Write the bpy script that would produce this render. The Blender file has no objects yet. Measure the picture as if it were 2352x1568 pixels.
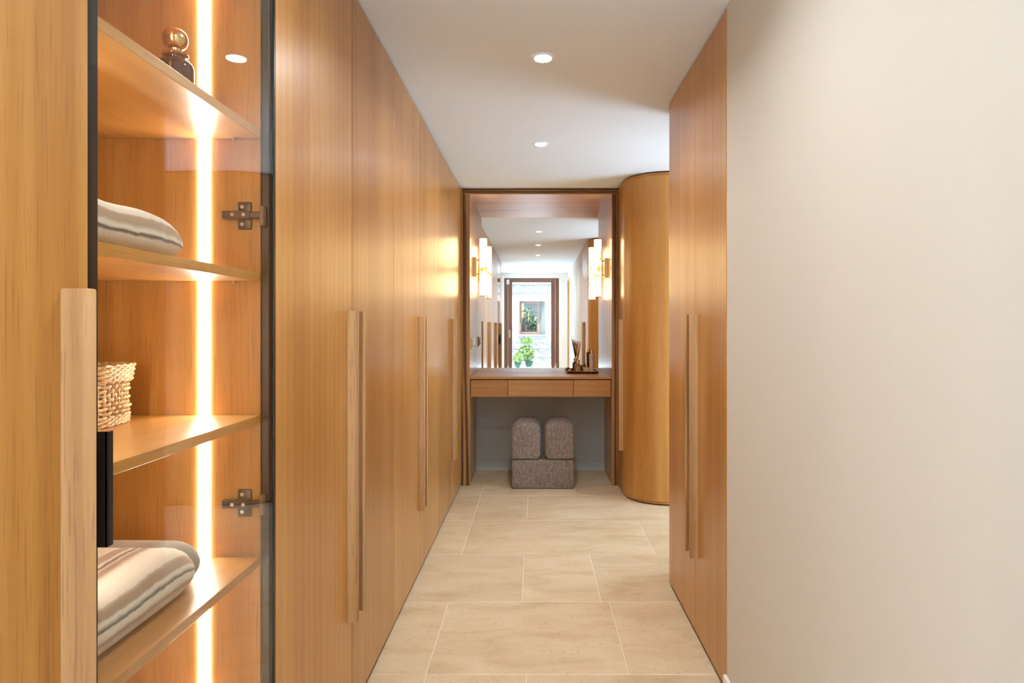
import bpy, bmesh, math, random
from mathutils import Vector, Matrix
random.seed(7)
R = math.radians
scene = bpy.context.scene
C = scene.collection

# ------------------------------------------------------------------ camera
F_PX = 1475.0
VPX, VPY = 1232.0, 748.0          # vanishing point of the corridor in the photograph
CAM_Z = 1.236
cam = bpy.data.cameras.new('camera'); camo = bpy.data.objects.new('camera', cam); C.objects.link(camo)
camo.location = (0, 0, CAM_Z); camo.rotation_euler = (R(90), 0, 0)
cam.sensor_fit = 'HORIZONTAL'; cam.sensor_width = 36.0; cam.lens = F_PX / 2352 * 36
cam.shift_x = -(VPX - 1176) / 2352; cam.shift_y = -(784 - VPY) / 2352
cam.clip_start = 0.02; cam.clip_end = 200
scene.camera = camo

# ------------------------------------------------------------------ sky, sun, exposure
world = bpy.data.worlds.new('sky'); scene.world = world; world.use_nodes = True
bg = world.node_tree.nodes['Background']
bg.inputs[0].default_value = (0.60, 0.80, 1.0, 1); bg.inputs[1].default_value = 9.5
sun = bpy.data.lights.new('sun', 'SUN'); sun.energy = 54.0; sun.angle = R(0.6); sun.color = (0.95, 0.98, 1.0)
suno = bpy.data.objects.new('sun', sun); C.objects.link(suno)
suno.rotation_euler = Vector((0.0, -0.33, -0.94)).to_track_quat('-Z', 'Y').to_euler()
suno.location = (0, 6, 12)
DOWNLIGHT_W = 6.6
LED_STRENGTH = 46.0
SCONCE_STRENGTH = 1.0
vs = scene.view_settings
scene.display_settings.display_device = 'sRGB'
vs.view_transform = 'Standard'; vs.look = 'None'; vs.gamma = 1.0; vs.use_curve_mapping = False
vs.exposure = 0.36
cy = scene.cycles
cy.use_denoising = True
cy.max_bounces = 9; cy.diffuse_bounces = 5; cy.glossy_bounces = 5; cy.transmission_bounces = 8
cy.transparent_max_bounces = 16
cy.caustics_reflective = False; cy.caustics_refractive = False
cy.sample_clamp_indirect = 6.0

# ------------------------------------------------------------------ main dimensions (metres)
XL, XR = -0.58, 0.633       # corridor faces of the two wardrobe runs
H = 2.30                    # ceiling
YF, YM = 4.97, 5.51         # front of the vanity surround, mirror plane
YR = -1.95                  # inner face of the rear wall
HT, HB = 1.282, 0.325       # wardrobe handles: top and bottom
SEAMS = [0.245, 0.833, 1.427, 2.021, 2.615, 3.209, 3.803, 4.397, 4.968]

# ------------------------------------------------------------------ material helpers
def mat(name):
    m = bpy.data.materials.new(name); m.use_nodes = True
    nt = m.node_tree; nt.nodes.clear()
    out = nt.nodes.new('ShaderNodeOutputMaterial')
    return m, nt, out
def N(nt, t, **kw):
    n = nt.nodes.new('ShaderNode' + t)
    for k, v in kw.items():
        if k.startswith('i_'):
            n.inputs[k[2:].replace('_', ' ')].default_value = v
        else: setattr(n, k, v)
    return n
def L(nt, a, b): nt.links.new(a, b)
def ramp(nt, stops, interp='LINEAR'):
    n = nt.nodes.new('ShaderNodeValToRGB'); cr = n.color_ramp; cr.interpolation = interp
    while len(cr.elements) < len(stops): cr.elements.new(0.5)
    for e, (p, c) in zip(cr.elements, stops):
        e.position = p; e.color = (c[0], c[1], c[2], 1)
    return n
def simple(name, col, rough=0.5, metal=0.0, spec=0.5, coat=0.0, bump=0.0, bscale=200.0, **kw):
    m, nt, out = mat(name)
    b = N(nt, 'BsdfPrincipled'); L(nt, b.outputs[0], out.inputs[0])
    b.inputs['Base Color'].default_value = (*col, 1); b.inputs['Roughness'].default_value = rough
    b.inputs['Metallic'].default_value = metal; b.inputs['Specular IOR Level'].default_value = spec
    b.inputs['Coat Weight'].default_value = coat
    tc = N(nt, 'TexCoord'); ns = N(nt, 'TexNoise', i_Scale=bscale, i_Detail=3.0); L(nt, tc.outputs['Object'], ns.inputs['Vector'])
    if bump > 0:
        bp = N(nt, 'Bump', i_Strength=bump, i_Distance=0.001); L(nt, ns.outputs[0], bp.inputs['Height']); L(nt, bp.outputs[0], b.inputs['Normal'])
    else:
        mr = N(nt, 'MapRange'); mr.inputs['To Min'].default_value = max(0, rough - .03); mr.inputs['To Max'].default_value = rough + .03
        L(nt, ns.outputs[0], mr.inputs['Value']); L(nt, mr.outputs[0], b.inputs['Roughness'])
    return m

def wood(name, axis, dark, mid, light, rough=0.34, coat=0.55, fine=1.0, contrast=1.0, figure=0.25):
    """oak: long streaks along one axis, fine pores, soft figure"""
    m, nt, out = mat(name)
    b = N(nt, 'BsdfPrincipled'); L(nt, b.outputs[0], out.inputs[0])
    tc = N(nt, 'TexCoord'); oi = N(nt, 'ObjectInfo')
    off = N(nt, 'VectorMath', operation='SCALE'); off.inputs[0].default_value = (3.1, 5.7, 9.3); L(nt, oi.outputs['Random'], off.inputs['Scale'])
    add = N(nt, 'VectorMath', operation='ADD'); L(nt, tc.outputs['Object'], add.inputs[0]); L(nt, off.outputs[0], add.inputs[1])
    def mapped(across, along):
        mp = N(nt, 'Mapping'); s = [across] * 3; s['xyz'.index(axis)] = along
        mp.inputs['Scale'].default_value = s
        rt = [0, 0, 0]; rt['xyz'.index(axis)] = 0.62; mp.inputs['Rotation'].default_value = rt; L(nt, add.outputs[0], mp.inputs['Vector']); return mp
    big = N(nt, 'TexNoise', i_Scale=1.0, i_Detail=2.0, i_Roughness=0.55); L(nt, mapped(7, 0.35).outputs[0], big.inputs['Vector'])
    streak = N(nt, 'TexNoise', i_Scale=1.0, i_Detail=9.0, i_Roughness=0.78, i_Distortion=0.35); L(nt, mapped(38 * fine, 0.9).outputs[0], streak.inputs['Vector'])
    pore = N(nt, 'TexNoise', i_Scale=1.0, i_Detail=2.0); L(nt, mapped(420 * fine, 9).outputs[0], pore.inputs['Vector'])
    wv = N(nt, 'TexWave', wave_type='RINGS', i_Scale=1.0, i_Distortion=5.0, i_Detail=2.0); wv.inputs['Detail Scale'].default_value = 0.6
    L(nt, mapped(9, 0.55).outputs[0], wv.inputs['Vector'])
    a1 = N(nt, 'Math', operation='MULTIPLY'); a1.inputs[1].default_value = 0.36; L(nt, streak.outputs[0], a1.inputs[0])
    a2 = N(nt, 'Math', operation='MULTIPLY_ADD'); a2.inputs[1].default_value = 0.64; L(nt, big.outputs[0], a2.inputs[0]); L(nt, a1.outputs[0], a2.inputs[2])
    a3 = N(nt, 'Math', operation='MULTIPLY_ADD'); a3.inputs[1].default_value = figure * 0.35; L(nt, wv.outputs[0], a3.inputs[0]); L(nt, a2.outputs[0], a3.inputs[2])
    w = 0.20 / contrast
    rp = ramp(nt, [(0.50 + figure * .17 - w, dark), (0.50 + figure * .17, mid), (0.50 + figure * .17 + w, light)]); L(nt, a3.outputs[0], rp.inputs[0])
    pr = ramp(nt, [(0.34, (0.50, 0.42, 0.34)), (0.43, (1, 1, 1))]); L(nt, pore.outputs[0], pr.inputs[0])
    mx = N(nt, 'MixRGB', blend_type='MULTIPLY'); mx.inputs[0].default_value = 0.45; L(nt, rp.outputs[0], mx.inputs[1]); L(nt, pr.outputs[0], mx.inputs[2])
    hv = N(nt, 'HueSaturation'); vr = N(nt, 'MapRange'); vr.inputs['To Min'].default_value = 0.93; vr.inputs['To Max'].default_value = 1.07
    L(nt, oi.outputs['Random'], vr.inputs['Value']); L(nt, vr.outputs[0], hv.inputs['Value']); L(nt, mx.outputs[0], hv.inputs['Color'])
    L(nt, hv.outputs[0], b.inputs['Base Color'])
    rr = N(nt, 'MapRange'); rr.inputs['To Min'].default_value = rough - 0.05; rr.inputs['To Max'].default_value = rough + 0.08
    L(nt, streak.outputs[0], rr.inputs['Value']); L(nt, rr.outputs[0], b.inputs['Roughness'])
    b.inputs['Specular IOR Level'].default_value = 0.28; b.inputs['Coat IOR'].default_value = 1.33
    b.inputs['Coat Weight'].default_value = coat; b.inputs['Coat Roughness'].default_value = 0.30
    bp = N(nt, 'Bump', i_Strength=0.18, i_Distance=0.0006); L(nt, pore.outputs[0], bp.inputs['Height']); L(nt, bp.outputs[0], b.inputs['Normal'])
    return m

OAK_D, OAK_M, OAK_L = (0.345, 0.140, 0.030), (0.455, 0.208, 0.050), (0.545, 0.285, 0.082)
M = {}
M['oak_v'] = wood('oak_vertical', 'z', OAK_D, OAK_M, OAK_L)
M['oak_h'] = wood('oak_horizontal', 'x', OAK_D, OAK_M, OAK_L)
M['oak_y'] = wood('oak_depth', 'y', OAK_D, OAK_M, OAK_L)
M['oak_satin'] = wood('oak_satin', 'z', OAK_D, OAK_M, OAK_L, rough=0.28, coat=0.4)
M['oak_satin_h'] = wood('oak_satin_h', 'x', OAK_D, OAK_M, OAK_L, rough=0.42, coat=0.1)
M['oak_handle'] = wood('oak_solid', 'z', (0.34, 0.17, 0.065), (0.50, 0.29, 0.13), (0.60, 0.38, 0.19), rough=0.5, coat=0.0, fine=0.6, figure=0.5)
M['oak_post'] = wood('oak_frame', 'z', (0.10, 0.042, 0.014), (0.27, 0.125, 0.046), (0.40, 0.205, 0.082), rough=0.45, coat=0.05, fine=1.1, contrast=1.9, figure=1.0)
M['oak_head'] = wood('oak_header', 'x', (0.10, 0.042, 0.014), (0.27, 0.125, 0.046), (0.40, 0.205, 0.082), rough=0.45, coat=0.05, fine=1.1, contrast=1.9, figure=1.0)
M['dark_gap'] = simple('dark_plinth', (0.018, 0.014, 0.011), 0.6)
M['black_metal'] = simple('black_aluminium', (0.012, 0.012, 0.013), 0.35, 0.2)
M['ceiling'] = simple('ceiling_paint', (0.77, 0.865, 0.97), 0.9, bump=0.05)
M['wall'] = simple('cream_paint', (0.57, 0.54, 0.475), 0.85, bump=0.06, bscale=400)
M['wall_white'] = simple('white_paint', (0.82, 0.81, 0.78), 0.85, bump=0.06, bscale=400)
M['wall_grey'] = simple('greige_paint', (0.56, 0.58, 0.58), 0.85, bump=0.06, bscale=400)
M['skirting'] = simple('skirting_paint', (0.84, 0.80, 0.72), 0.45)
M['skirting_grey'] = simple('skirting_grey', (0.52, 0.55, 0.53), 0.5)
M['brass'] = simple('brushed_brass', (0.55, 0.38, 0.19), 0.32, 1.0)
M['gold'] = simple('gold_metal', (0.80, 0.56, 0.26), 0.18, 1.0)
M['chrome'] = simple('satin_chrome', (0.75, 0.75, 0.76), 0.22, 1.0)
M['bronze'] = simple('bronze_tray', (0.20, 0.085, 0.04), 0.3, 0.7)
M['hinge'] = simple('hinge_bronze', (0.075, 0.055, 0.042), 0.35, 0.7)
M['white_plastic'] = simple('white_plastic', (0.8, 0.8, 0.78), 0.35)
M['door_brown'] = simple('brown_lacquer', (0.15, 0.066, 0.036), 0.6, spec=0.3)
M['mirror'] = simple('mirror_silver', (0.93, 0.95, 0.95), 0.0, 1.0)
M['grout'] = simple('grout', (0.76, 0.68, 0.55), 0.9, bump=0.2)
M['pot_green'] = simple('green_pot', (0.004, 0.022, 0.013), 0.85, spec=0.12)
M['bark'] = simple('bark', (0.30, 0.20, 0.12), 0.9, bump=0.5, bscale=60)
M['soil'] = simple('soil', (0.05, 0.035, 0.025), 0.95, bump=0.5)
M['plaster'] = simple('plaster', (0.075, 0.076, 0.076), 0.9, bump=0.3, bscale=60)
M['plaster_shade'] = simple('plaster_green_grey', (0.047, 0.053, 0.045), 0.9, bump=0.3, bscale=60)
M['gravel'] = simple('gravel', (0.76, 0.80, 0.84), 0.95, bump=0.8, bscale=60)
M['paving'] = simple('grey_paving', (0.40, 0.42, 0.44), 0.9, bump=0.4, bscale=40)
M['window_brown'] = simple('window_brown', (0.06, 0.026, 0.014), 0.6)
M['lotion'] = simple('lotion_bottle', (0.66, 0.50, 0.40), 0.3, coat=0.3)
M['label'] = simple('paper_label', (0.55, 0.29, 0.19), 0.6)
M['label_ink'] = simple('label_ink', (0.40, 0.27, 0.19), 0.6)
M['reed'] = simple('reed_stick', (0.50, 0.19, 0.055), 0.7, bump=0.2)
M['taupe'] = simple('taupe_fabric', (0.30, 0.255, 0.21), 0.95, bump=0.5, bscale=500)
def glass_sheet(name, tint=(1, 1, 1), ior=1.5, rough=0.0):
    m, nt, out = mat(name)
    tr = N(nt, 'BsdfTransparent'); tr.inputs[0].default_value = (*tint, 1)
    gl = N(nt, 'BsdfGlossy'); gl.inputs['Roughness'].default_value = rough
    lw = N(nt, 'LayerWeight', i_Blend=0.5); pw = N(nt, 'Math', operation='POWER'); pw.inputs[1].default_value = 5.0; L(nt, lw.outputs['Facing'], pw.inputs[0])
    f0 = ((ior - 1) / (ior + 1)) ** 2
    fr = N(nt, 'Math', operation='MULTIPLY_ADD'); fr.inputs[1].default_value = 1 - f0; fr.inputs[2].default_value = f0; L(nt, pw.outputs[0], fr.inputs[0]); ms = N(nt, 'MixShader')
    L(nt, fr.outputs[0], ms.inputs[0]); L(nt, tr.outputs[0], ms.inputs[1]); L(nt, gl.outputs[0], ms.inputs[2]); L(nt, ms.outputs[0], out.inputs[0])
    return m
M['glass'] = glass_sheet('clear_glass', (0.985, 0.99, 0.985), ior=1.6)
M['amber_glass'] = simple('amber_glass', (0.055, 0.014, 0.004), 0.08, spec=0.7, coat=0.5)
M['amber_light'] = simple('amber_clear', (0.30, 0.085, 0.012), 0.08, spec=0.7, coat=0.5)
M['perfume_glass'] = simple('honey_glass', (0.55, 0.30, 0.09), 0.08, spec=0.7, coat=0.6)
M['diffuser_glass'] = simple('diffuser_glass', (0.33, 0.18, 0.075), 0.06, spec=0.7, coat=0.6)

def emission(name, col, s):
    m, nt, out = mat(name); e = N(nt, 'Emission'); e.inputs[0].default_value = (*col, 1); e.inputs[1].default_value = s
    L(nt, e.outputs[0], out.inputs[0]); return m
M['led'] = emission('led_diffuser', (1.0, 0.92, 0.78), LED_STRENGTH)
M['lamp_lens'] = emission('downlight_lens', (1.0, 0.95, 0.87), 14.0)
def onyx():
    m, nt, out = mat('backlit_onyx')
    tc = N(nt, 'TexCoord'); oi = N(nt, 'ObjectInfo')
    sc_ = N(nt, 'VectorMath', operation='SCALE'); sc_.inputs[0].default_value = (4, 7, 5); L(nt, oi.outputs['Random'], sc_.inputs['Scale'])
    ad = N(nt, 'VectorMath', operation='ADD'); L(nt, tc.outputs['Object'], ad.inputs[0]); L(nt, sc_.outputs[0], ad.inputs[1])
    mp = N(nt, 'Mapping'); mp.inputs['Scale'].default_value = (8, 8, 5); mp.inputs['Rotation'].default_value = (0.5, 0.4, 0); L(nt, ad.outputs[0], mp.inputs['Vector'])
    n1 = N(nt, 'TexNoise', i_Scale=1.0, i_Detail=2.5, i_Roughness=0.5, i_Distortion=0.7); L(nt, mp.outputs[0], n1.inputs['Vector'])
    s = SCONCE_STRENGTH
    rp = ramp(nt, [(0.0, (0.15, 0.118, 0.066)), (0.535, (0.14, 0.104, 0.050)), (0.575, (0.0085, 0.0058, 0.001)), (0.595, (0.0062, 0.0038, 0.0003)), (0.63, (0.10, 0.078, 0.036))])
    L(nt, n1.outputs[0], rp.inputs[0])
    e = N(nt, 'Emission'); e.inputs[1].default_value = 120.0 * s; L(nt, rp.outputs[0], e.inputs[0])
    L(nt, e.outputs[0], out.inputs[0]); return m
M['onyx'] = onyx()

def tile_mat():
    m, nt, out = mat('limestone_tile'); b = N(nt, 'BsdfPrincipled'); L(nt, b.outputs[0], out.inputs[0])
    tc = N(nt, 'TexCoord'); oi = N(nt, 'ObjectInfo')
    off = N(nt, 'VectorMath', operation='SCALE'); off.inputs[0].default_value = (13, 17, 3); L(nt, oi.outputs['Random'], off.inputs['Scale'])
    ad = N(nt, 'VectorMath', operation='ADD'); L(nt, tc.outputs['Object'], ad.inputs[0]); L(nt, off.outputs[0], ad.inputs[1])
    mp = N(nt, 'Mapping'); mp.inputs['Scale'].default_value = (3, 7, 3); L(nt, ad.outputs[0], mp.inputs['Vector'])
    n1 = N(nt, 'TexNoise', i_Scale=1.0, i_Detail=6.0, i_Roughness=0.62, i_Distortion=0.8); L(nt, mp.outputs[0], n1.inputs['Vector'])
    n2 = N(nt, 'TexNoise', i_Scale=60.0, i_Detail=3.0); L(nt, ad.outputs[0], n2.inputs['Vector'])
    rp = ramp(nt, [(0.30, (0.53, 0.385, 0.225)), (0.5, (0.64, 0.495, 0.315)), (0.72, (0.70, 0.575, 0.40))]); L(nt, n1.outputs[0], rp.inputs[0])
    r2 = ramp(nt, [(0.30, (0.78, 0.74, 0.68)), (0.42, (1, 1, 1))]); L(nt, n2.outputs[0], r2.inputs[0])
    mx = N(nt, 'MixRGB', blend_type='MULTIPLY'); mx.inputs[0].default_value = 0.6; L(nt, rp.outputs[0], mx.inputs[1]); L(nt, r2.outputs[0], mx.inputs[2])
    hv = N(nt, 'HueSaturation'); vr = N(nt, 'MapRange'); vr.inputs['To Min'].default_value = 0.94; vr.inputs['To Max'].default_value = 1.05
    L(nt, oi.outputs['Random'], vr.inputs['Value']); L(nt, vr.outputs[0], hv.inputs['Value']); L(nt, mx.outputs[0], hv.inputs['Color']); L(nt, hv.outputs[0], b.inputs['Base Color'])
    b.inputs['Roughness'].default_value = 0.45
    bp = N(nt, 'Bump', i_Strength=0.12, i_Distance=0.001); L(nt, n2.outputs[0], bp.inputs['Height']); L(nt, bp.outputs[0], b.inputs['Normal'])
    return m
M['tile'] = tile_mat()

def tweed():
    m, nt, out = mat('tweed_fabric'); b = N(nt, 'BsdfPrincipled'); L(nt, b.outputs[0], out.inputs[0])
    tc = N(nt, 'TexCoord')
    def nz(s, sc=1.0):
        mp = N(nt, 'Mapping'); mp.inputs['Scale'].default_value = s; L(nt, tc.outputs['Object'], mp.inputs['Vector'])
        n = N(nt, 'TexNoise', i_Scale=sc, i_Detail=2.0); L(nt, mp.outputs[0], n.inputs['Vector']); return n
    a = nz((75, 75, 560)); v = nz((380, 380, 16)); c = nz((30, 30, 30)); wz = nz((300, 300, 420))
    ra = ramp(nt, [(0.34, (0.10, 0.078, 0.066)), (0.52, (0.27, 0.22, 0.19)), (0.68, (0.46, 0.39, 0.34))]); L(nt, a.outputs[0], ra.inputs[0])
    rv = ramp(nt, [(0.36, (0.30, 0.26, 0.23)), (0.46, (1, 1, 1))]); L(nt, v.outputs[0], rv.inputs[0])
    rc = ramp(nt, [(0.35, (0.85, 0.80, 0.80)), (0.65, (1.1, 1.08, 1.0))]); L(nt, c.outputs[0], rc.inputs[0])
    m1 = N(nt, 'MixRGB', blend_type='MULTIPLY'); m1.inputs[0].default_value = 0.75; L(nt, ra.outputs[0], m1.inputs[1]); L(nt, rv.outputs[0], m1.inputs[2])
    m2 = N(nt, 'MixRGB', blend_type='MULTIPLY'); m2.inputs[0].default_value = 0.8; L(nt, m1.outputs[0], m2.inputs[1]); L(nt, rc.outputs[0], m2.inputs[2])
    L(nt, m2.outputs[0], b.inputs['Base Color']); b.inputs['Roughness'].default_value = 0.95; b.inputs['Sheen Weight'].default_value = 0.2
    bp = N(nt, 'Bump', i_Strength=0.6, i_Distance=0.002); L(nt, wz.outputs[0], bp.inputs['Height']); L(nt, bp.outputs[0], b.inputs['Normal'])
    return m
M['tweed'] = tweed()

def striped(name, stops):
    m, nt, out = mat(name); b = N(nt, 'BsdfPrincipled'); L(nt, b.outputs[0], out.inputs[0])
    uv = N(nt, 'UVMap'); uv.uv_map = 'UVMap'
    sx = N(nt, 'SeparateXYZ'); L(nt, uv.outputs[0], sx.inputs[0])
    tc = N(nt, 'TexCoord'); nn = N(nt, 'TexNoise', i_Scale=45.0, i_Detail=3.0); L(nt, tc.outputs['Object'], nn.inputs['Vector'])
    ma = N(nt, 'Math', operation='MULTIPLY_ADD'); ma.inputs[1].default_value = 0.008; L(nt, nn.outputs[0], ma.inputs[0]); L(nt, sx.outputs[0], ma.inputs[2])
    rp = ramp(nt, stops, 'LINEAR'); L(nt, ma.outputs[0], rp.inputs[0])
    L(nt, rp.outputs[0], b.inputs['Base Color']); b.inputs['Roughness'].default_value = 0.95; b.inputs['Sheen Weight'].default_value = 0.25
    n2 = N(nt, 'TexNoise', i_Scale=350.0, i_Detail=2.0); L(nt, tc.outputs['Object'], n2.inputs['Vector'])
    bp = N(nt, 'Bump', i_Strength=0.5, i_Distance=0.002); L(nt, n2.outputs[0], bp.inputs['Height']); L(nt, bp.outputs[0], b.inputs['Normal'])
    return m
CREAM, TAN, DARK = (0.70, 0.62, 0.50), (0.38, 0.27, 0.18), (0.055, 0.04, 0.03)
def bands(lst):
    """[(start, colour)] in units of the strip -> hard-ish ramp stops"""
    st = [(0.0, lst[0][1])]
    for (p, c), (q, d) in zip(lst[:-1], lst[1:]):
        st += [(q - 0.0012, c), (q + 0.0012, d)]
    return st

def stone_mat():
    m, nt, out = mat('pale_stone'); b = N(nt, 'BsdfPrincipled'); L(nt, b.outputs[0], out.inputs[0])
    tc = N(nt, 'TexCoord'); oi = N(nt, 'ObjectInfo')
    n1 = N(nt, 'TexNoise', i_Scale=9.0, i_Detail=6.0, i_Roughness=0.7); L(nt, tc.outputs['Object'], n1.inputs['Vector'])
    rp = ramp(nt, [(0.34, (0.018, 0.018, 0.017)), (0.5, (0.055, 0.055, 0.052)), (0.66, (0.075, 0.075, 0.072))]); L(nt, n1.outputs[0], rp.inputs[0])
    hv = N(nt, 'HueSaturation'); vr = N(nt, 'MapRange'); vr.inputs['To Min'].default_value = 0.85; vr.inputs['To Max'].default_value = 1.05
    L(nt, oi.outputs['Random'], vr.inputs['Value']); L(nt, vr.outputs[0], hv.inputs['Value']); L(nt, rp.outputs[0], hv.inputs['Color']); L(nt, hv.outputs[0], b.inputs['Base Color'])
    b.inputs['Roughness'].default_value = 0.95
    bp = N(nt, 'Bump', i_Strength=0.8, i_Distance=0.02); L(nt, n1.outputs[0], bp.inputs['Height']); L(nt, bp.outputs[0], b.inputs['Normal'])
    return m
M['stone'] = stone_mat()
def leaf_mat(name, c1, c2):
    m, nt, out = mat(name); b = N(nt, 'BsdfPrincipled'); L(nt, b.outputs[0], out.inputs[0])
    tc = N(nt, 'TexCoord'); n1 = N(nt, 'TexNoise', i_Scale=14.0, i_Detail=2.0); L(nt, tc.outputs['Object'], n1.inputs['Vector'])
    rp = ramp(nt, [(0.35, c1), (0.65, c2)]); L(nt, n1.outputs[0], rp.inputs[0]); L(nt, rp.outputs[0], b.inputs['Base Color']); b.inputs['Roughness'].default_value = 0.5
    return m
M['leaf'] = leaf_mat('leaf_green', (0.010, 0.034, 0.002), (0.062, 0.108, 0.005))
M['leaf_dark'] = leaf_mat('leaf_deep_green', (0.004, 0.022, 0.006), (0.020, 0.055, 0.014))
def straw():
    m, nt, out = mat('straw'); b = N(nt, 'BsdfPrincipled'); L(nt, b.outputs[0], out.inputs[0])
    tc = N(nt, 'TexCoord'); n1 = N(nt, 'TexNoise', i_Scale=120.0, i_Detail=3.0); L(nt, tc.outputs['Object'], n1.inputs['Vector'])
    rp = ramp(nt, [(0.3, (0.33, 0.20, 0.08)), (0.55, (0.58, 0.40, 0.20)), (0.75, (0.70, 0.52, 0.29))]); L(nt, n1.outputs[0], rp.inputs[0])
    L(nt, rp.outputs[0], b.inputs['Base Color']); b.inputs['Roughness'].default_value = 0.42
    return m
M['straw'] = straw()

# ------------------------------------------------------------------ geometry helpers (all in world coordinates)
def new(): return bmesh.new()
def bx(bm, x0, x1, y0, y1, z0, z1, bevel=0.0, seg=2):
    r = bmesh.ops.create_cube(bm, size=1.0); vs_ = r['verts']
    for v in vs_:
        v.co = Vector((x0 + (v.co.x + .5) * (x1 - x0), y0 + (v.co.y + .5) * (y1 - y0), z0 + (v.co.z + .5) * (z1 - z0)))
    if bevel > 0:
        ed = list({e for v in vs_ for e in v.link_edges})
        bmesh.ops.bevel(bm, geom=ed, offset=bevel, segments=seg, affect='EDGES', profile=0.5)
    return bm
def box(*a, **k): return bx(new(), *a, **k)
def cyl(bm, p0, p1, r0, r1=None, seg=16, cap=True):
    r1 = r0 if r1 is None else r1
    p0, p1 = Vector(p0), Vector(p1); d = p1 - p0
    res = bmesh.ops.create_cone(bm, cap_ends=cap, cap_tris=False, segments=seg, radius1=r0, radius2=r1, depth=d.length)
    q = Vector((0, 0, 1)).rotation_difference(d.normalized()); mid = (p0 + p1) / 2
    for v in res['verts']: v.co = q @ v.co + mid
    return bm
def lathe(bm, prof, cx, cy_, seg=32, start_cap=True, end_cap=True):
    """prof: list of (radius, z)"""
    rings = []
    for r, z in prof:
        rings.append([bm.verts.new((cx + r * math.cos(2 * math.pi * k / seg), cy_ + r * math.sin(2 * math.pi * k / seg), z)) for k in range(seg)])
    for a, b in zip(rings[:-1], rings[1:]):
        for k in range(seg): bm.faces.new((a[k], a[(k + 1) % seg], b[(k + 1) % seg], b[k]))
    if start_cap: bm.faces.new(rings[0][::-1])
    if end_cap: bm.faces.new(rings[-1])
    return bm
def prism(bm, pts, z0, z1):
    """vertical prism over plan polygon pts [(x, y)]"""
    a = [bm.verts.new((x, y, z0)) for x, y in pts]; b = [bm.verts.new((x, y, z1)) for x, y in pts]
    n = len(pts)
    for k in range(n): bm.faces.new((a[k], a[(k + 1) % n], b[(k + 1) % n], b[k]))
    bm.faces.new(a[::-1]); bm.faces.new(b); bmesh.ops.recalc_face_normals(bm, faces=bm.faces[:])
    return bm
def sheet(bm, path, t, z0, z1):
    """curved panel: plan path (front face), thickness t to the right of travel"""
    off = []
    n = len(path)
    for i, p in enumerate(path):
        a = Vector(path[max(i - 1, 0)]); b = Vector(path[min(i + 1, n - 1)]); d = (b - a).normalized()
        off.append((p[0] + d.y * t, p[1] - d.x * t))
    return prism(bm, list(path) + off[::-1], z0, z1)
def tube(bm, pts, r, seg=6, closed=False):
    pts = [Vector(p) for p in pts]; n = len(pts); rings = []
    for i, p in enumerate(pts):
        a = pts[(i - 1) % n] if (closed or i > 0) else p; b = pts[(i + 1) % n] if (closed or i < n - 1) else p
        d = (b - a).normalized(); u = d.orthogonal() if abs(d.z) > .9 else d.cross(Vector((0, 0, 1))); u.normalize(); w = d.cross(u)
        rings.append([bm.verts.new(p + u * r * math.cos(2 * math.pi * k / seg) + w * r * math.sin(2 * math.pi * k / seg)) for k in range(seg)])
    rng = range(n) if closed else range(n - 1)
    for i in rng:
        a, b = rings[i], rings[(i + 1) % n]
        for k in range(seg): bm.faces.new((a[k], a[(k + 1) % seg], b[(k + 1) % seg], b[k]))
    if not closed: bm.faces.new(rings[0][::-1]); bm.faces.new(rings[-1])
    return bm
def arc(cx, cy_, r, a0, a1, n=24):
    return [(cx + r * math.cos(a0 + (a1 - a0) * k / n), cy_ + r * math.sin(a0 + (a1 - a0) * k / n)) for k in range(n + 1)]

def abs_loc(o):
    v = Vector(o.location); p = o.parent
    while p: v += Vector(p.location); p = p.parent
    return v
def obj(name, bm, m, parent=None, smooth=False, origin=None, **props):
    """one mesh object; geometry given in world coordinates"""
    me = bpy.data.meshes.new(name)
    bmesh.ops.recalc_face_normals(bm, faces=bm.faces[:])
    base = Vector(origin) if origin is not None else (abs_loc(parent) if parent else Vector((0, 0, 0)))
    bmesh.ops.translate(bm, verts=bm.verts[:], vec=-base)
    bm.to_mesh(me); bm.free()
    o = bpy.data.objects.new(name, me); C.objects.link(o)
    o.location = base - (abs_loc(parent) if parent else Vector((0, 0, 0)))
    if parent: o.parent = parent
    me.materials.append(M[m] if isinstance(m, str) else m)
    if smooth:
        for p in me.polygons: p.use_smooth = True
        try: me.set_sharp_from_angle(angle=R(smooth if smooth is not True else 40))
        except Exception: pass
    for k, v in props.items(): o[k] = v
    return o
def thing(name, label, cat, loc, group=None):
    o = bpy.data.objects.new(name, None); C.objects.link(o); o.location = loc; o.empty_display_size = 0.05
    o['label'] = label; o['category'] = cat
    if group: o['group'] = group
    return o
def struct(name, bm, m, parent=None, **k):
    o = obj(name, bm, m, parent, **k)
    if not parent: o['kind'] = 'structure'
    return o

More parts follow.
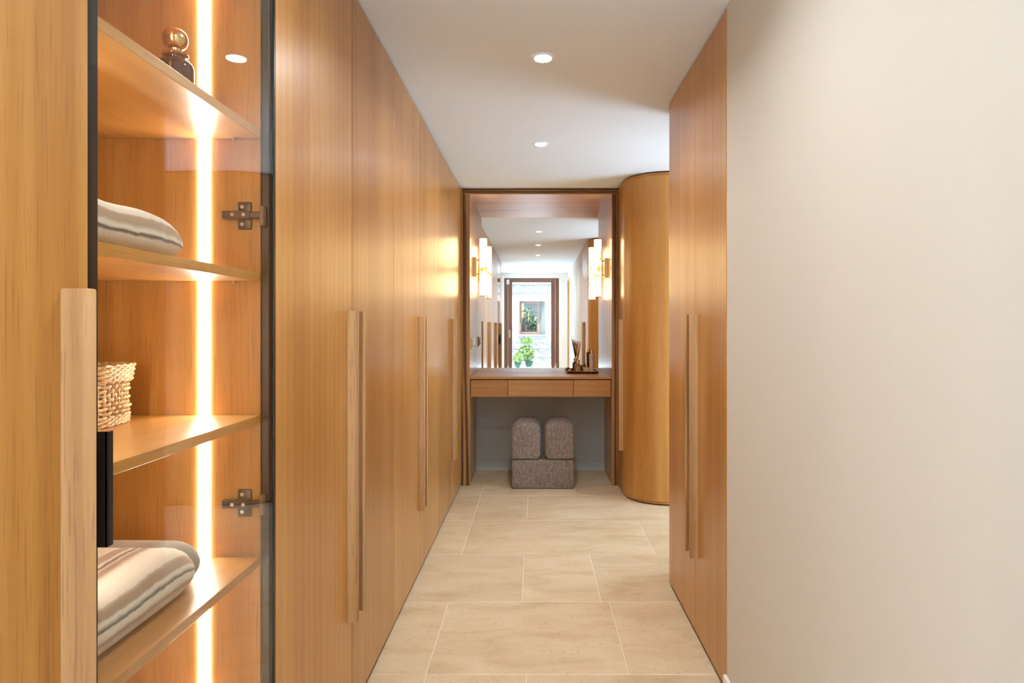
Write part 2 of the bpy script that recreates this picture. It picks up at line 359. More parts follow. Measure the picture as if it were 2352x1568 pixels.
# ================================================================== SETTING
# floor: grout bed with a limestone slab for every tile
fl = struct('floor', box(-0.80, 1.85, -2.15, YM + .1, -0.05, -0.0012), 'grout')
rows = [1.678 + 0.6 * k for k in range(-7, 8)]
joints = {1.678: [-.39, -.035], 2.278: [-.392], 2.878: [-.064, .29], 3.478: [-.405, .645], 4.078: [-.405, -.06], 4.678: [-.408, .29]}
G = 0.004
def tile(x0, x1, y0, y1):
    x0, x1 = max(x0, -0.795), min(x1, 1.84); y0, y1 = max(y0, -2.14), min(y1, YM + .05)
    if x1 - x0 < .03 or y1 - y0 < .03: return
    obj('tile', box(x0 + G / 2, x1 - G / 2, y0 + G / 2, y1 - G / 2, -0.015, 0.0, bevel=0.0012, seg=1), 'tile', fl, origin=((x0 + x1) / 2, (y0 + y1) / 2, 0))
for y0 in rows:
    key = min(joints, key=lambda k: abs(k - y0))
    js = joints[key] if abs(key - y0) < .01 else [-.39 + random.choice((0, .34, .66)), ]
    xs = [-0.80] + list(js)
    while xs[-1] < 1.84: xs.append(xs[-1] + random.choice((0.72, 0.9, 1.056)))
    for a, b in zip(xs[:-1], xs[1:]):
        if abs(y0 - 4.078) < .01 and a < -.7:
            tile(a, b, y0, 4.367); tile(a, b, 4.367, y0 + .6)
        else: tile(a, b, y0, y0 + .6)

PX = 1.75                   # end of the side passage
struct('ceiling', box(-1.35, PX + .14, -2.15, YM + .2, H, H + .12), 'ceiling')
struct('wall_left', box(-1.35, -1.21, 0.2, YM + .2, 0, H), 'wall_white')
LY0, LY1, LZ0, LZ1 = -1.45, -0.40, 0.95, 1.92      # added window in the unseen rear left wall, to bring in daylight
struct("wall_left_rear", bx(bx(bx(bx(new(), -0.92, -0.78, YR, LY0, 0, H), -0.92, -0.78, LY1, 0.225, 0, H), -0.92, -0.78, LY0, LY1, 0, LZ0), -0.92, -0.78, LY0, LY1, LZ1, H), 'wall_white')
struct('wall_left_closing', box(-1.35, -0.92, 0.085, 0.225, 0, H), 'wall_white')
w2 = bpy.data.objects.new('window_added', None); C.objects.link(w2); w2.location = (-.86, (LY0 + LY1) / 2, LZ0); w2['kind'] = 'structure'
for nm, b_ in (('frame_stile', (-.89, -.83, LY0, LY0 + .05, LZ0, LZ1)), ('frame_stile', (-.89, -.83, LY1 - .05, LY1, LZ0, LZ1)), ('mullion', (-.89, -.83, (LY0 + LY1) / 2 - .03, (LY0 + LY1) / 2 + .03, LZ0 + .05, LZ1 - .05)), ('frame_rail', (-.89, -.83, LY0 + .05, LY1 - .05, LZ0, LZ0 + .05)), ('frame_rail', (-.89, -.83, LY0 + .05, LY1 - .05, LZ1 - .05, LZ1))):
    obj(nm, box(*b_, bevel=.003), 'door_brown', w2)
for a_, c_ in ((LY0 + .05, (LY0 + LY1) / 2 - .03), ((LY0 + LY1) / 2 + .03, LY1 - .05)): obj('pane', box(-.863, -.857, a_, c_, LZ0 + .05, LZ1 - .05), 'glass', w2)
struct('wall_back', box(-1.21, 1.6, YM + .006, YM + .2, 0, H), 'wall_grey')
# right wall with a door opening near its rear end
DY0, DY1, DZ = -1.86, -1.26, 2.16
struct('wall_right', box(XR, XR + .14, DY1, 2.134, 0, H), 'wall')
struct('wall_right_lintel', box(XR, XR + .14, DY0, DY1, DZ, H), 'wall')
struct('wall_right_rear', box(XR, XR + .14, YR - .2, DY0, 0, H), 'wall')
struct('wall_right_return', box(1.26, 1.40, 2.0, 3.33, 0, H), 'wall_white')
struct('wall_right_closing', box(XR + .14, 1.26, 2.0, 2.12, 0, H), 'wall_white')
# side passage, lit by a glazed door at its end
struct('wall_passage_near', box(1.40, PX + .14, 3.21, 3.33, 0, H), 'wall_white')
struct('wall_passage_far', box(1.47, PX + .14, 4.42, 4.56, 0, H), 'wall_white')
struct('wall_outer', box(1.48, 1.6, 4.56, YM + .006, 0, H), 'wall_white')
struct('wall_passage_end', box(PX, PX + .14, 3.33, 3.42, 0, H), 'wall_white')
struct('wall_passage_end_far', box(PX, PX + .14, 4.34, 4.42, 0, H), 'wall_white')
struct('wall_passage_end_lintel', box(PX, PX + .14, 3.42, 4.34, 2.20, H), 'wall_white')
def glazed_door(name, axis, a0, a1, z1, p0, p1, extra=True):
    """brown framed glazed door; axis 'x' spans x and stands at y p0..p1, axis 'y' spans y and stands at x p0..p1"""
    def b(u0, u1, q0, q1, z0, z1_, bev=.003):
        return box(u0, u1, q0, q1, z0, z1_, bevel=bev) if axis == 'x' else box(q0, q1, u0, u1, z0, z1_, bevel=bev)
    mid = ((a0 + a1) / 2, (p0 + p1) / 2, 0) if axis == 'x' else ((p0 + p1) / 2, (a0 + a1) / 2, 0)
    d = bpy.data.objects.new(name, None); C.objects.link(d); d.location = mid; d['kind'] = 'structure'; d.empty_display_size = .05
    w, s = (.075, .085) if axis == 'x' else (.075, .085)
    obj('jamb', b(a0, a0 + w, p0, p1, 0.0, z1), 'door_brown', d); obj('jamb', b(a1 - w, a1, p0, p1, 0.0, z1), 'door_brown', d)
    obj('head', b(a0 + w, a1 - w, p0, p1, z1 - .03, z1), 'door_brown', d)
    g = .004; q0, q1 = p0 + .01, p1 - .006
    st = obj('stile', b(a0 + w + g, a0 + w + s, q0, q1, 0.01, z1 - .034), 'door_brown', d); obj('stile', b(a1 - w - s, a1 - w - g, q0, q1, 0.01, z1 - .034), 'door_brown', d)
    obj('rail', b(a0 + w + s, a1 - w - s, q0, q1, z1 - .085, z1 - .034), 'door_brown', d); obj('rail', b(a0 + w + s, a1 - w - s, q0, q1, 0.01, .12), 'door_brown', d)
    pm = (q0 + q1) / 2
    obj('pane', b(a0 + w + s, a1 - w - s, pm - .003, pm + .003, .12, z1 - .085, 0), 'glass', d)
    return d, st
d1, st1 = glazed_door('door_1', 'x', -0.65, 0.458, 2.20, YR - .09, YR - .03)
pl = box(-.555, -.525, YR - .032, YR - .024, 1.00, 1.16, bevel=.003); obj('handle_plate', pl, 'brass', d1)
pl = cyl(new(), (-.54, YR - .03, 1.10), (-.54, YR + .015, 1.10), .008); cyl(pl, (-.54, YR + .012, 1.10), (-.54, YR + .012, .99), .008); obj('handle', pl, 'brass', d1)
obj('hinge', box(-.605, -.545, YR - .034, YR - .020, 2.07, 2.17, bevel=.003), 'chrome', d1)
pl = tube(new(), [(.395 + .02 * math.sin(t), YR - .022, .42 + .05 * math.cos(t)) for t in [0, .5, 1, 1.6, 2.2, 2.8]], .007); obj('latch', pl, 'chrome', d1)
struct('wall_rear_left', box(-0.92, -0.65, YR - .2, YR, 0, H), 'wall_white')
struct('wall_rear_right', box(0.458, 1.4, YR - .2, YR, 0, H), 'wall_white')
struct('wall_rear_lintel', box(-0.65, 0.458, YR - .2, YR, 2.20, H), 'wall_white')
glazed_door('door_2', 'y', 3.42, 4.34, 2.20, PX + .03, PX + .09)
# wooden side door with casing
d3 = bpy.data.objects.new('door_3', None); C.objects.link(d3); d3.location = (XR + .05, -1.56, 0); d3['kind'] = 'structure'
obj('door_leaf', box(XR + .03, XR + .07, DY0 + .045, DY1 - .045, .005, DZ - .045, bevel=.002), 'oak_v', d3)
for a in (DY0, DY1 - .04):
    obj('casing', box(XR - .012, XR + .13, a, a + .04, 0, DZ, bevel=.003), 'oak_v', d3)
obj('casing_head', box(XR - .012, XR + .13, DY0 + .04, DY1 - .04, DZ - .04, DZ, bevel=.003), 'oak_y', d3)
obj('door_handle', cyl(cyl(new(), (XR + .03, DY1 - .10, 1.02), (XR - .02, DY1 - .10, 1.02), .008), (XR - .015, DY1 - .10, 1.02), (XR - .015, DY1 - .21, 1.02), .008), 'chrome', d3)

def skirting(x0, x1, y0, y1, h, rad, axis):
    bm = new(); bx(bm, x0, x1, y0, y1, 0, h)
    ed = [e for e in bm.edges if all(v.co.z > h - 1e-6 for v in e.verts)]
    bmesh.ops.bevel(bm, geom=ed, offset=rad, segments=4, affect='EDGES', profile=.5); return bm
struct('baseboard_right', skirting(XR - .0135, XR, DY1, 2.132, .082, .0066, 'y'), 'skirting', smooth=True)
struct('baseboard_rear', skirting(-0.78, -0.65, YR, YR + .013, .082, .006, 'x'), 'skirting', smooth=True)
struct('baseboard_passage', skirting(1.47, PX, 4.407, 4.42, .082, .006, 'x'), 'skirting', smooth=True)
struct('baseboard_back', skirting(-.5155, .583, YM - .007, YM + .006, .082, .005, 'x'), 'skirting_grey', smooth=True)

# ---- courtyard behind the rear door
struct('ground', box(-14, 16, -16, 14, -.12, -.055), 'paving')
CY = -8.98
struct('ground_courtyard', box(-6, 6, CY - .4, -2.16, -.055, -.004), 'gravel')
WX0, WX1, WZ0, WZ1 = -.53, .285, .965, 2.009
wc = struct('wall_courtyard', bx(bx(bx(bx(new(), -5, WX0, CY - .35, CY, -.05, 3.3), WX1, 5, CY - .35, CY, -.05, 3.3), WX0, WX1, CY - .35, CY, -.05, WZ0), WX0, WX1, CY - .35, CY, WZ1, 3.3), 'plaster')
def stones(z0, z1, nrow):
    h = (z1 - z0) / nrow
    for r in range(nrow):
        x = -2.2 + random.uniform(-.2, .1)
        while x < 2.2:
            w = random.uniform(.28, .55); p = random.uniform(.012, .035)
            bm = box(x + .008, x + w - .008, CY - .01, CY + p, z0 + r * h + .008, z0 + (r + 1) * h - .008, bevel=.01, seg=1)
            for v in bm.verts: v.co += Vector((random.uniform(-.006, .006), 0, random.uniform(-.006, .006)))
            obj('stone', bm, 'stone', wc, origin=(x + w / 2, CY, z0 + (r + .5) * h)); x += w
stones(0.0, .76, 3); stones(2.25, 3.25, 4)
# window in the courtyard wall, splayed reveal on one side
w1 = bpy.data.objects.new('window_1', None); C.objects.link(w1); w1.location = (-.2, CY - .25, WZ0); w1['kind'] = 'structure'
fx0, fx1, fy = WX0, .115, CY - .25
for nm, b_ in (('frame_stile', (fx0, fx0 + .05, fy - .04, fy, WZ0, WZ1)), ('frame_stile', (fx1 - .09, fx1, fy - .04, fy, WZ0, WZ1)), ('frame_rail', (fx0 + .05, fx1 - .09, fy - .04, fy, WZ1 - .075, WZ1)), ('frame_rail', (fx0 + .05, fx1 - .09, fy - .04, fy, WZ0, WZ0 + .075))):
    obj(nm, box(*b_, bevel=.004), 'window_brown', w1)
obj('pane', box(fx0 + .05, fx1 - .09, fy - .024, fy - .018, WZ0 + .075, WZ1 - .075), 'glass', w1)
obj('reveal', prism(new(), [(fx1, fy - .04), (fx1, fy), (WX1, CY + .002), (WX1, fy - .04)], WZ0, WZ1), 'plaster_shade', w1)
obj('sill', box(WX0 - .03, WX1 + .02, CY - .25, CY + .05, WZ0 - .04, WZ0, bevel=.005), 'plaster', w1)
struct('wall_backdrop', box(-4, 4, CY - 3.0, CY - 2.8, -.05, 2.4), simple('backdrop_dark', (0.02, 0.027, 0.027), 0.9))  # added dark backdrop behind the pane, for its dark reflection

# ================================================================== WARDROBES
TD = 0.020     # door thickness
def handle_bm(y_seam, side, xf, out):
    """solid oak pull with a finger cove; side -1: on the door before the seam, +1: after; xf front plane, out: +1 protrudes to +x"""
    prof = [(.050, 0), (.050, .027), (.0485, .0295), (.046, .0305), (.032, .0305), (.0295, .0295), (.0285, .027), (.0305, .021), (.035, .0155), (.0365, .010), (.0365, 0)]
    pts = [(xf + out * p, y_seam + side * u) for u, p in prof]
    bm = prism(new(), pts, HB, HT)
    ed = [e for e in bm.edges if abs(e.verts[0].co.z - e.verts[1].co.z) < 1e-6]
    bmesh.ops.bevel(bm, geom=ed, offset=.0022, segments=2, affect='EDGES', profile=.5)
    return bm
def wardrobe(y0, y1, doors, label, group=None):
    """left-hand wardrobe; doors: list of (ya, yb, handle seam or None, side)"""
    t = thing('wardrobe', label, 'wardrobe', (XL, (y0 + y1) / 2, 0), group)
    obj('body', box(-1.20, XL - TD - .002, y0 + .001, y1 - .001, .020, H - .016), 'oak_v', t)
    obj('plinth', box(-1.19, XL - .03, y0 + .001, y1 - .001, 0.0, .020), 'dark_gap', t)
    for ya, yb, seam, side in doors:
        d = obj('door', box(XL - TD, XL, ya + .002, yb - .002, .023, H - .009, bevel=.0012, seg=1), 'oak_v', t, origin=(XL, (ya + yb) / 2, 0))
        if seam is not None: obj('handle', handle_bm(seam, side, XL, 1), 'oak_handle', d, smooth=35)
    return t
S = SEAMS
wardrobe(S[0], S[1], [(S[0], S[1], S[1], -1)], 'oak single-door wardrobe next to the black framed glass cabinet, on its towel-basket side')
wardrobe(S[2], S[4], [(S[2], S[3], S[3], -1), (S[3], S[4], S[3], 1)], 'oak two-door wardrobe directly beside the hinged edge of the glass cabinet', 'double wardrobes on the long wall')
wardrobe(S[4], S[6], [(S[4], S[5], S[5], -1), (S[5], S[6], S[5], 1)], 'oak two-door wardrobe, middle one of three double wardrobes in the long run', 'double wardrobes on the long wall')
wardrobe(S[6], S[8], [(S[6], S[7], S[7], -1), (S[7], S[8], S[7], 1)], 'oak two-door wardrobe at the end of the long run, touching the vanity surround', 'double wardrobes on the long wall')

# ---- glass-fronted display cabinet
gy0, gy1 = S[1], S[2]
gc = thing('display_cabinet', 'lit oak display cabinet with a black framed glass door and four visible shelves', 'cabinet', (XL, (gy0 + gy1) / 2, 0))
SY = 1.403
obj('side_panel', box(-1.18, XL - .023, SY, gy1 - .002, .012, H - .016), 'oak_v', gc)
obj('side_panel', box(-1.18, XL - .023, gy0 + .002, gy0 + .020, .012, H - .016), 'oak_v', gc)
obj('back_panel', box(-1.20, -1.18, gy0 + .002, gy1 - .002, .012, H - .016), 'oak_v', gc)
obj('top_panel', box(-1.18, XL - .023, gy0 + .020, SY, H - .036, H - .016), 'oak_y', gc)
obj('bottom_panel', box(-1.18, XL - .023, gy0 + .020, SY, .012, .032), 'oak_y', gc)
struct('trim_1', box(-1.20, XL - .034, S[0] + .001, S[8], H - .015, H), 'dark_gap')
obj('plinth', box(-1.19, XL - .03, gy0 + .001, gy1 - .001, 0.0, .012), 'dark_gap', gc)
SHELF = [1.972, 1.662, 1.3515, 1.0414, .732, .422]
for zt in SHELF:
    s = obj('shelf', box(-1.178, -.602, gy0 + .0235, SY - .0035, zt - .018, zt, bevel=.0006, seg=1), 'oak_y', gc, origin=(-.9, 1.12, zt))
    for px in (-.657, -1.08):
        obj('shelf_pin', cyl(new(), (px, SY, zt - .0215), (px, SY - .012, zt - .0215), .0034, seg=10), 'chrome', s, smooth=True)
obj('led_strip', box(-.737, -.713, SY - .0028, SY + .001, .034, H - .038), 'led', gc, label='added unseen led strip, glowing warm white')
obj('led_strip', box(-.737, -.713, gy0 + .019, gy0 + .0228, .034, H - .038), 'led', gc, label='added unseen led strip, glowing warm white')  # second strip on the hidden side, added to light the shelf contents
fr_ = obj('glass_door_frame', box(XL - .020, XL - .0045, gy0 + .0015, gy0 + .0235, .017, H - .009, bevel=.001, seg=1), 'black_metal', gc, label='black metal frame of the glass door')
bm = new(); bx(bm, XL - .020, XL - .0045, gy1 - .0235, gy1 - .0015, .017, H - .009, bevel=.001, seg=1)
bx(bm, XL - .020, XL - .0045, gy0 + .0235, gy1 - .0235, H - .031, H - .009); bx(bm, XL - .020, XL - .0045, gy0 + .0235, gy1 - .0235, .017, .039)
obj('frame_member', bm, 'black_metal', fr_)
obj('pane', box(XL - .0045, XL - .0005, gy0 + .004, gy1 - .010, .019, H - .011), 'glass', fr_)
obj('edge_strip', box(XL - .004, XL + .001, gy1 - .010, gy1 - .0015, .017, H - .009), 'black_metal', fr_)
bm = new(); bx(bm, XL - .0045, XL + .017, gy0 + .010, gy0 + .0125, .945, 1.097, bevel=.0008, seg=1); bx(bm, XL + .013, XL + .017, gy0 + .010, gy0 + .022, .945, 1.097, bevel=.0008, seg=1)
obj('handle', bm, 'black_metal', fr_, label='black tab handle')
for hz in (1.476, .850):
    h = obj('hinge', box(-.651, -.621, SY - .004, SY, hz - .030, hz + .030, bevel=.003, seg=3), 'hinge', gc, smooth=True)
    obj('hinge_arm', bx(bx(new(), -.680, -.620, SY - .016, SY - .003, hz - .009, hz + .009, bevel=.002), -.622, -.598, SY - .014, SY - .004, hz - .0075, hz + .0075, bevel=.002), 'hinge', h)
    obj('hinge_cup', box(-.5995, -.590, SY - .0155, SY - .0005, hz - .024, hz + .020, bevel=.002), simple('hinge_cup_brown', (.16, .10, .06), .4, .3), h)
    for sx, sz in ((-.641, .019), (-.641, -.019), (-.657, 0), (-.633, 0)):
        yy = SY - .0045 if sz else SY - .0165
        obj('screw', cyl(new(), (sx, yy + .0015, hz + sz), (sx, yy - .001, hz + sz), .0042, seg=14), 'chrome', h, smooth=True)

# ---- right-hand wardrobe with rounded end
rw = thing('wardrobe', 'oak wardrobe with a rounded end beside the plain cream wall', 'wardrobe', (XR, 2.6, 0))
def rsheet(path): return sheet(new(), path, -TD, .017, H - .009)
ya, ys, yc, rr = 2.140, 2.565, 3.03, .30
endarc = [(XR, ys + .0015), (XR, 2.8)] + [(XR + rr - rr * math.cos(a), yc + rr * math.sin(a)) for a in [math.pi / 2 * k / 24 for k in range(25)]] 
da = obj('door', box(XR, XR + TD, ya, ys - .0015, .023, H - .009, bevel=.0012, seg=1), 'oak_v', rw, origin=(XR, 2.35, 0))
db = obj('curved_door', sheet(new(), endarc, TD, .023, H - .009), 'oak_v', rw, smooth=30, origin=(XR, 2.9, 0))
obj('end_panel', box(XR + rr + .002, 1.258, yc + rr - TD, yc + rr, .017, H - .009), 'oak_v', rw)
inner = [(XR + .024, ya)] + [(XR + .024, yc)] + [(XR + rr - (rr - .024) * math.cos(a), yc + (rr - .024) * math.sin(a)) for a in [math.pi / 2 * k / 12 for k in range(1, 13)]] + [(1.256, yc + rr - .024), (1.256, ya)]
obj('body', prism(new(), inner, .020, H - .016), 'oak_v', rw)
inn2 = [(x + .012 if x < 1.2 else x, y - .012 if y > 3 else y) for x, y in inner]
obj('plinth', prism(new(), inn2, 0, .020), 'dark_gap', rw); struct('trim_2', prism(new(), inn2, H - .015, H), 'dark_gap')
obj('handle', handle_bm(ys, -1, XR, -1), 'oak_handle', da, smooth=35); obj('handle', handle_bm(ys, 1, XR, -1), 'oak_handle', db, smooth=35)

# ---- curved cabinet beside the vanity
cc = thing('curved_cabinet', 'tall curved-front oak cabinet between the vanity and the side passage', 'cabinet', (XR, 4.7, 0))
cyc, cr_ = 4.70, .30
cfr = 4.40
def ca(r, n=28): return [(XR + cr_ - r * math.cos(a), cyc - r * math.sin(a)) for a in [math.pi / 2 * k / n for k in range(n + 1)]]
flat = obj('filler_panel', box(XR, XR + TD, cyc + .012, 4.966, .017, H - .012), 'oak_v', cc, origin=(XR, 4.85, 0))
cd = obj('curved_door', sheet(new(), [(XR, cyc + .009)] + ca(cr_) + [(1.10, cfr)], -TD, .026, H - .030), 'oak_v', cc, smooth=30, origin=(XR, 4.6, 0))
obj('door', box(1.103, 1.466, cfr, cfr + TD, .026, H - .030, bevel=.0012, seg=1), 'oak_v', cc, origin=(1.28, cfr, 0))
inn = [(XR + .024, 4.966), (XR + .024, cyc)] + ca(cr_ - .024)[1:] + [(1.466, cfr + .024), (1.466, 4.966)]
obj('body', prism(new(), inn, .012, H - .030), 'oak_v', cc)
obj('head_strip', sheet(new(), [(XR + .002, cyc + .009)] + ca(cr_ - .002) + [(1.466, cfr + .002)], -.018, H - .029, H - .010), 'oak_v', cc, smooth=30)
obj('base_strip', sheet(new(), [(XR + .004, 4.966), (XR + .004, cyc + .009)] + ca(cr_ - .004) + [(1.466, cfr + .004)], -.018, .010, .024), 'oak_v', cc, smooth=30)
inn3 = [(x + .006 if x < 1.4 else x, y + .006 if y < 4.6 else y) for x, y in inn]
obj('plinth', prism(new(), inn3, 0, .011), 'dark_gap', cc); struct('trim_3', prism(new(), inn3, H - .029, H), 'dark_gap')
hb = handle_bm(4.735, -1, XR, -1); obj('handle', hb, 'oak_handle', cd, smooth=35)

# ================================================================== VANITY
NX0, NX1, NZ = -.5155, .583, 2.2536
vsr = thing('vanity_surround', 'dark grained oak surround framing the mirror niche up to the ceiling', 'surround', (0, YF, 0))
obj('post', box(-.5665, NX0 - .004, YF, YM + .004, 0, NZ + .0028, bevel=.001, seg=1), 'oak_post', vsr, origin=(-.54, YF, 0))
obj('post', box(NX1 + .004, .6285, YF, YM + .004, 0, NZ + .0028, bevel=.001, seg=1), 'oak_post', vsr, origin=(.6, YF, 0))
obj('filler_strip', box(XL + .001, -.569, YF + .002, YM + .004, 0, H - .002), 'oak_post', vsr); obj('filler_strip', box(.6305, XR + .02, YF + .002, YM + .004, 0, H - .002), 'oak_post', vsr)
obj('header', box(-.5665, .6285, YF, YM + .004, NZ + .003, NZ + .021, bevel=.001, seg=1), 'oak_head', vsr, origin=(0, YF, NZ))
obj('header_trim', box(-.567, .629, YF + .003, YM + .004, NZ + .0245, H - .004), 'oak_head', vsr, origin=(0.3, YF, H))
obj('lining_panel', box(NX0 - .004, NX0, YF + .001, YM + .004, 0, NZ), 'oak_satin', vsr, origin=(-.5, 5.2, 1)); obj('lining_panel', box(NX1, NX1 + .004, YF + .001, YM + .004, 0, NZ), 'oak_satin', vsr, origin=(.5, 5.2, 1))
obj('lining_head', box(NX0 - .004, NX1 + .004, YF + .001, YM + .004, NZ, NZ + .003), 'oak_satin_h', vsr, origin=(0, 5.2, NZ))
vd = thing('vanity_desk', 'built-in oak vanity desk with three handleless drawers below the mirror', 'desk', (0.03, 5.2, 0))
obj('desk_top', box(NX0 + .001, NX1 - .001, 4.985, YM - .006, .8215, .842, bevel=.0012, seg=1), 'oak_h', vd, origin=(0, 5.2, .84))
obj('drawer_case', box(NX0 + .001, NX1 - .001, 5.012, YM - .008, .688, .821), 'dark_gap', vd)
obj('underside_panel', box(NX0 + .001, NX1 - .001, 5.0, YM - .008, .682, .6875), 'oak_h', vd)
for xa, xb in ((-.510, -.2235), (-.2205, .287), (.290, .578)):
    obj('drawer', box(xa, xb, 4.992, 5.011, .688, .8145, bevel=.001, seg=1), 'oak_h', vd, origin=((xa + xb) / 2, 5, .7))
mr = obj('mirror', box(NX0 + .0006, NX1 - .0006, YM - .0045, YM + .003, .8425, NZ - .0006), 'mirror')
mr['label'] = 'large frameless mirror filling the niche above the vanity desk'; mr['category'] = 'mirror'

# ---- wall outlets on the niche side
oc = thing('socket_plate', 'satin metal switch and socket plate on the niche side above the desk', 'socket', (NX0, 5.2, 1.097))
obj('plate', box(NX0, NX0 + .007, 5.06, 5.19, 1.053, 1.141, bevel=.002), 'brass', oc)
obj('rocker', box(NX0 + .006, NX0 + .0115, 5.095, 5.155, 1.066, 1.128, bevel=.002), 'brass', oc)
obj('plate', box(NX0, NX0 + .007, 5.195, 5.325, 1.053, 1.141, bevel=.002), 'white_plastic', oc)
bm = cyl(new(), (NX0 + .006, 5.26, 1.097), (NX0 + .016, 5.26, 1.097), .036, .030, seg=28); obj('socket_face', bm, 'white_plastic', oc, smooth=True)

# ---- sconces
def sconce(side, label):
    xw = NX0 if side < 0 else NX1; o = 1 if side < 0 else -1
    cx = xw + o * .0835; y = 5.24; r = .0285; zb, zt = 1.478, 1.950
    if side > 0: zb -= .008; zt -= .008
    t = thing('wall_sconce', label, 'lamp', (xw, y, (zb + zt) / 2), 'onyx sconces in the niche')
    zc = (zb + zt) / 2 - (-.0)
    def xb(a, b): return (min(a, b), max(a, b))
    a, b = xb(xw, xw + o * .030); obj('backplate', box(a, b, y - .03, y + .03, zc - .0785, zc + .0785, bevel=.002), 'brass', t)
    obj('shade', lathe(new(), [(r, zb + .003), (r, zt - .003)], cx, y, 40), 'onyx', t, smooth=True, label='glowing veined onyx cylinder')
    for z in (zb, zt - .005): obj('end_cap', lathe(new(), [(r + .0012, z), (r + .0012, z + .005)], cx, y, 40), 'brass', t, smooth=True)
    a, b = xb(cx - o * (r + .001), cx - o * (r + .005)); obj('rail', box(a, b, y - .006, y + .006, zb, zt, bevel=.001), 'brass', t)
    for dz in (.057, -.057): obj('pin', cyl(new(), (xw + o * .029, y, zc + dz), (cx - o * (r + .004), y, zc + dz), .0055, seg=14), 'brass', t, smooth=True)
    return t
sconce(-1, 'glowing onyx cylinder sconce above the switch and socket plate')
sconce(1, 'glowing onyx cylinder sconce on the niche side with the tray of bottles')

# ---- stool
st = thing('stool', 'brown tweed upholstered stool with two rounded seat cushions under the desk', 'stool', (.05, 5.06, 0))
obj('base', box(-.187, .285, 4.862, 5.27, .002, .222, bevel=.014, seg=3), 'tweed', st, smooth=60, origin=(.05, 5.06, 0))
def cushion(x0, x1, o):
    """rounded block: profile with large top radii and a rounded lower inner corner, softened at the front and back"""
    z0, z1, y0, y1 = .2235, .499, 4.858, 5.274
    rad = {'tl': .070, 'tr': .070, 'bl': .010 if o > 0 else .034, 'br': .034 if o > 0 else .010}
    pts = []
    for key, cx, cz, a0 in (('br', x1, z0, -90), ('tr', x1, z1, 0), ('tl', x0, z1, 90), ('bl', x0, z0, 180)):
        r = rad[key]; ox = cx - r if key[1] == 'r' else cx + r; oz = cz + r if key[0] == 'b' else cz - r
        pts += [(ox + r * math.cos(R(a0 + 90 * k / 8)), oz + r * math.sin(R(a0 + 90 * k / 8))) for k in range(9)]
    mx_, mz_ = (x0 + x1) / 2, (z0 + z1) / 2; hw, hh = (x1 - x0) / 2, (z1 - z0) / 2
    bm = new(); rings = []; rf = .036
    prof = [(y0 + rf * (1 - math.sin(R(a))), rf * (1 - math.cos(R(a)))) for a in (90, 75, 60, 45, 30, 15, 0)] + [(y1 - rf * (1 - math.sin(R(a))), rf * (1 - math.cos(R(a)))) for a in (0, 15, 30, 45, 60, 75, 90)]
    for y, ins in prof:
        ring = []
        for x, z in pts:
            iz = ins * (1.0 if z > mz_ else .30)
            ring.append(bm.verts.new((mx_ + (x - mx_) * (hw - ins * .55) / hw, y, mz_ + (z - mz_) * (hh - iz) / hh)))
        rings.append(ring)
    n = len(pts)
    for a, b in zip(rings[:-1], rings[1:]):
        for k in range(n): bm.faces.new((a[k], a[(k + 1) % n], b[(k + 1) % n], b[k]))
    bm.faces.new(rings[0][::-1]); bm.faces.new(rings[-1])
    return bm
obj('seat_cushion', cushion(-.192, .030, 1), 'tweed', st, smooth=60, origin=(-.08, 5.06, .25)); obj('seat_cushion', cushion(.064, .287, -1), 'tweed', st, smooth=60, origin=(.17, 5.06, .3))
obj('pull_loop', tube(new(), [(.284 + .016 * math.sin(t), 4.93, .105 + .03 * math.cos(t)) for t in [math.pi * k / 10 for k in range(11)]], .0025), 'taupe', st, smooth=True)

# ---- tray and toiletries on the desk
TX, TY, TZ = .385, 5.372, .842
tr = thing('tray', 'dark bronze eight-sided tray on the vanity desk', 'tray', (TX, TY, TZ))
def octo(a, b, c): return [(TX - a, TY - b + c), (TX - a + c, TY - b), (TX + a - c, TY - b), (TX + a, TY - b + c), (TX + a, TY + b - c), (TX + a - c, TY + b), (TX - a + c, TY + b), (TX - a, TY + b - c)]
bm = new(); rings = []
for a, b, c, z in ((.122, .066, .03, 0), (.140, .084, .034, .016), (.136, .080, .033, .016), (.120, .064, .03, .004)):
    rings.append([bm.verts.new((x, y, TZ + z)) for x, y in octo(a, b, c)])
for p, q in zip(rings[:-1], rings[1:]):
    for k in range(8): bm.faces.new((p[k], p[(k + 1) % 8], q[(k + 1) % 8], q[k]))
bm.faces.new(rings[0][::-1]); bm.faces.new(rings[-1]); obj('dish', bm, 'bronze', tr)
BZ = TZ + .0042
# small gold jar
j = thing('candle_jar', 'small gold lidded jar at the end of the bronze tray', 'jar', (.277, 5.34, BZ))
obj('jar_body', lathe(new(), [(.012, BZ), (.0135, BZ + .002), (.0135, BZ + .013), (.012, BZ + .014)], .277, 5.34, 24), 'bronze', j, smooth=35)
obj('lid', lathe(new(), [(.0145, BZ + .014), (.0145, BZ + .024), (.0135, BZ + .025)], .277, 5.34, 24), 'gold', j, smooth=35)
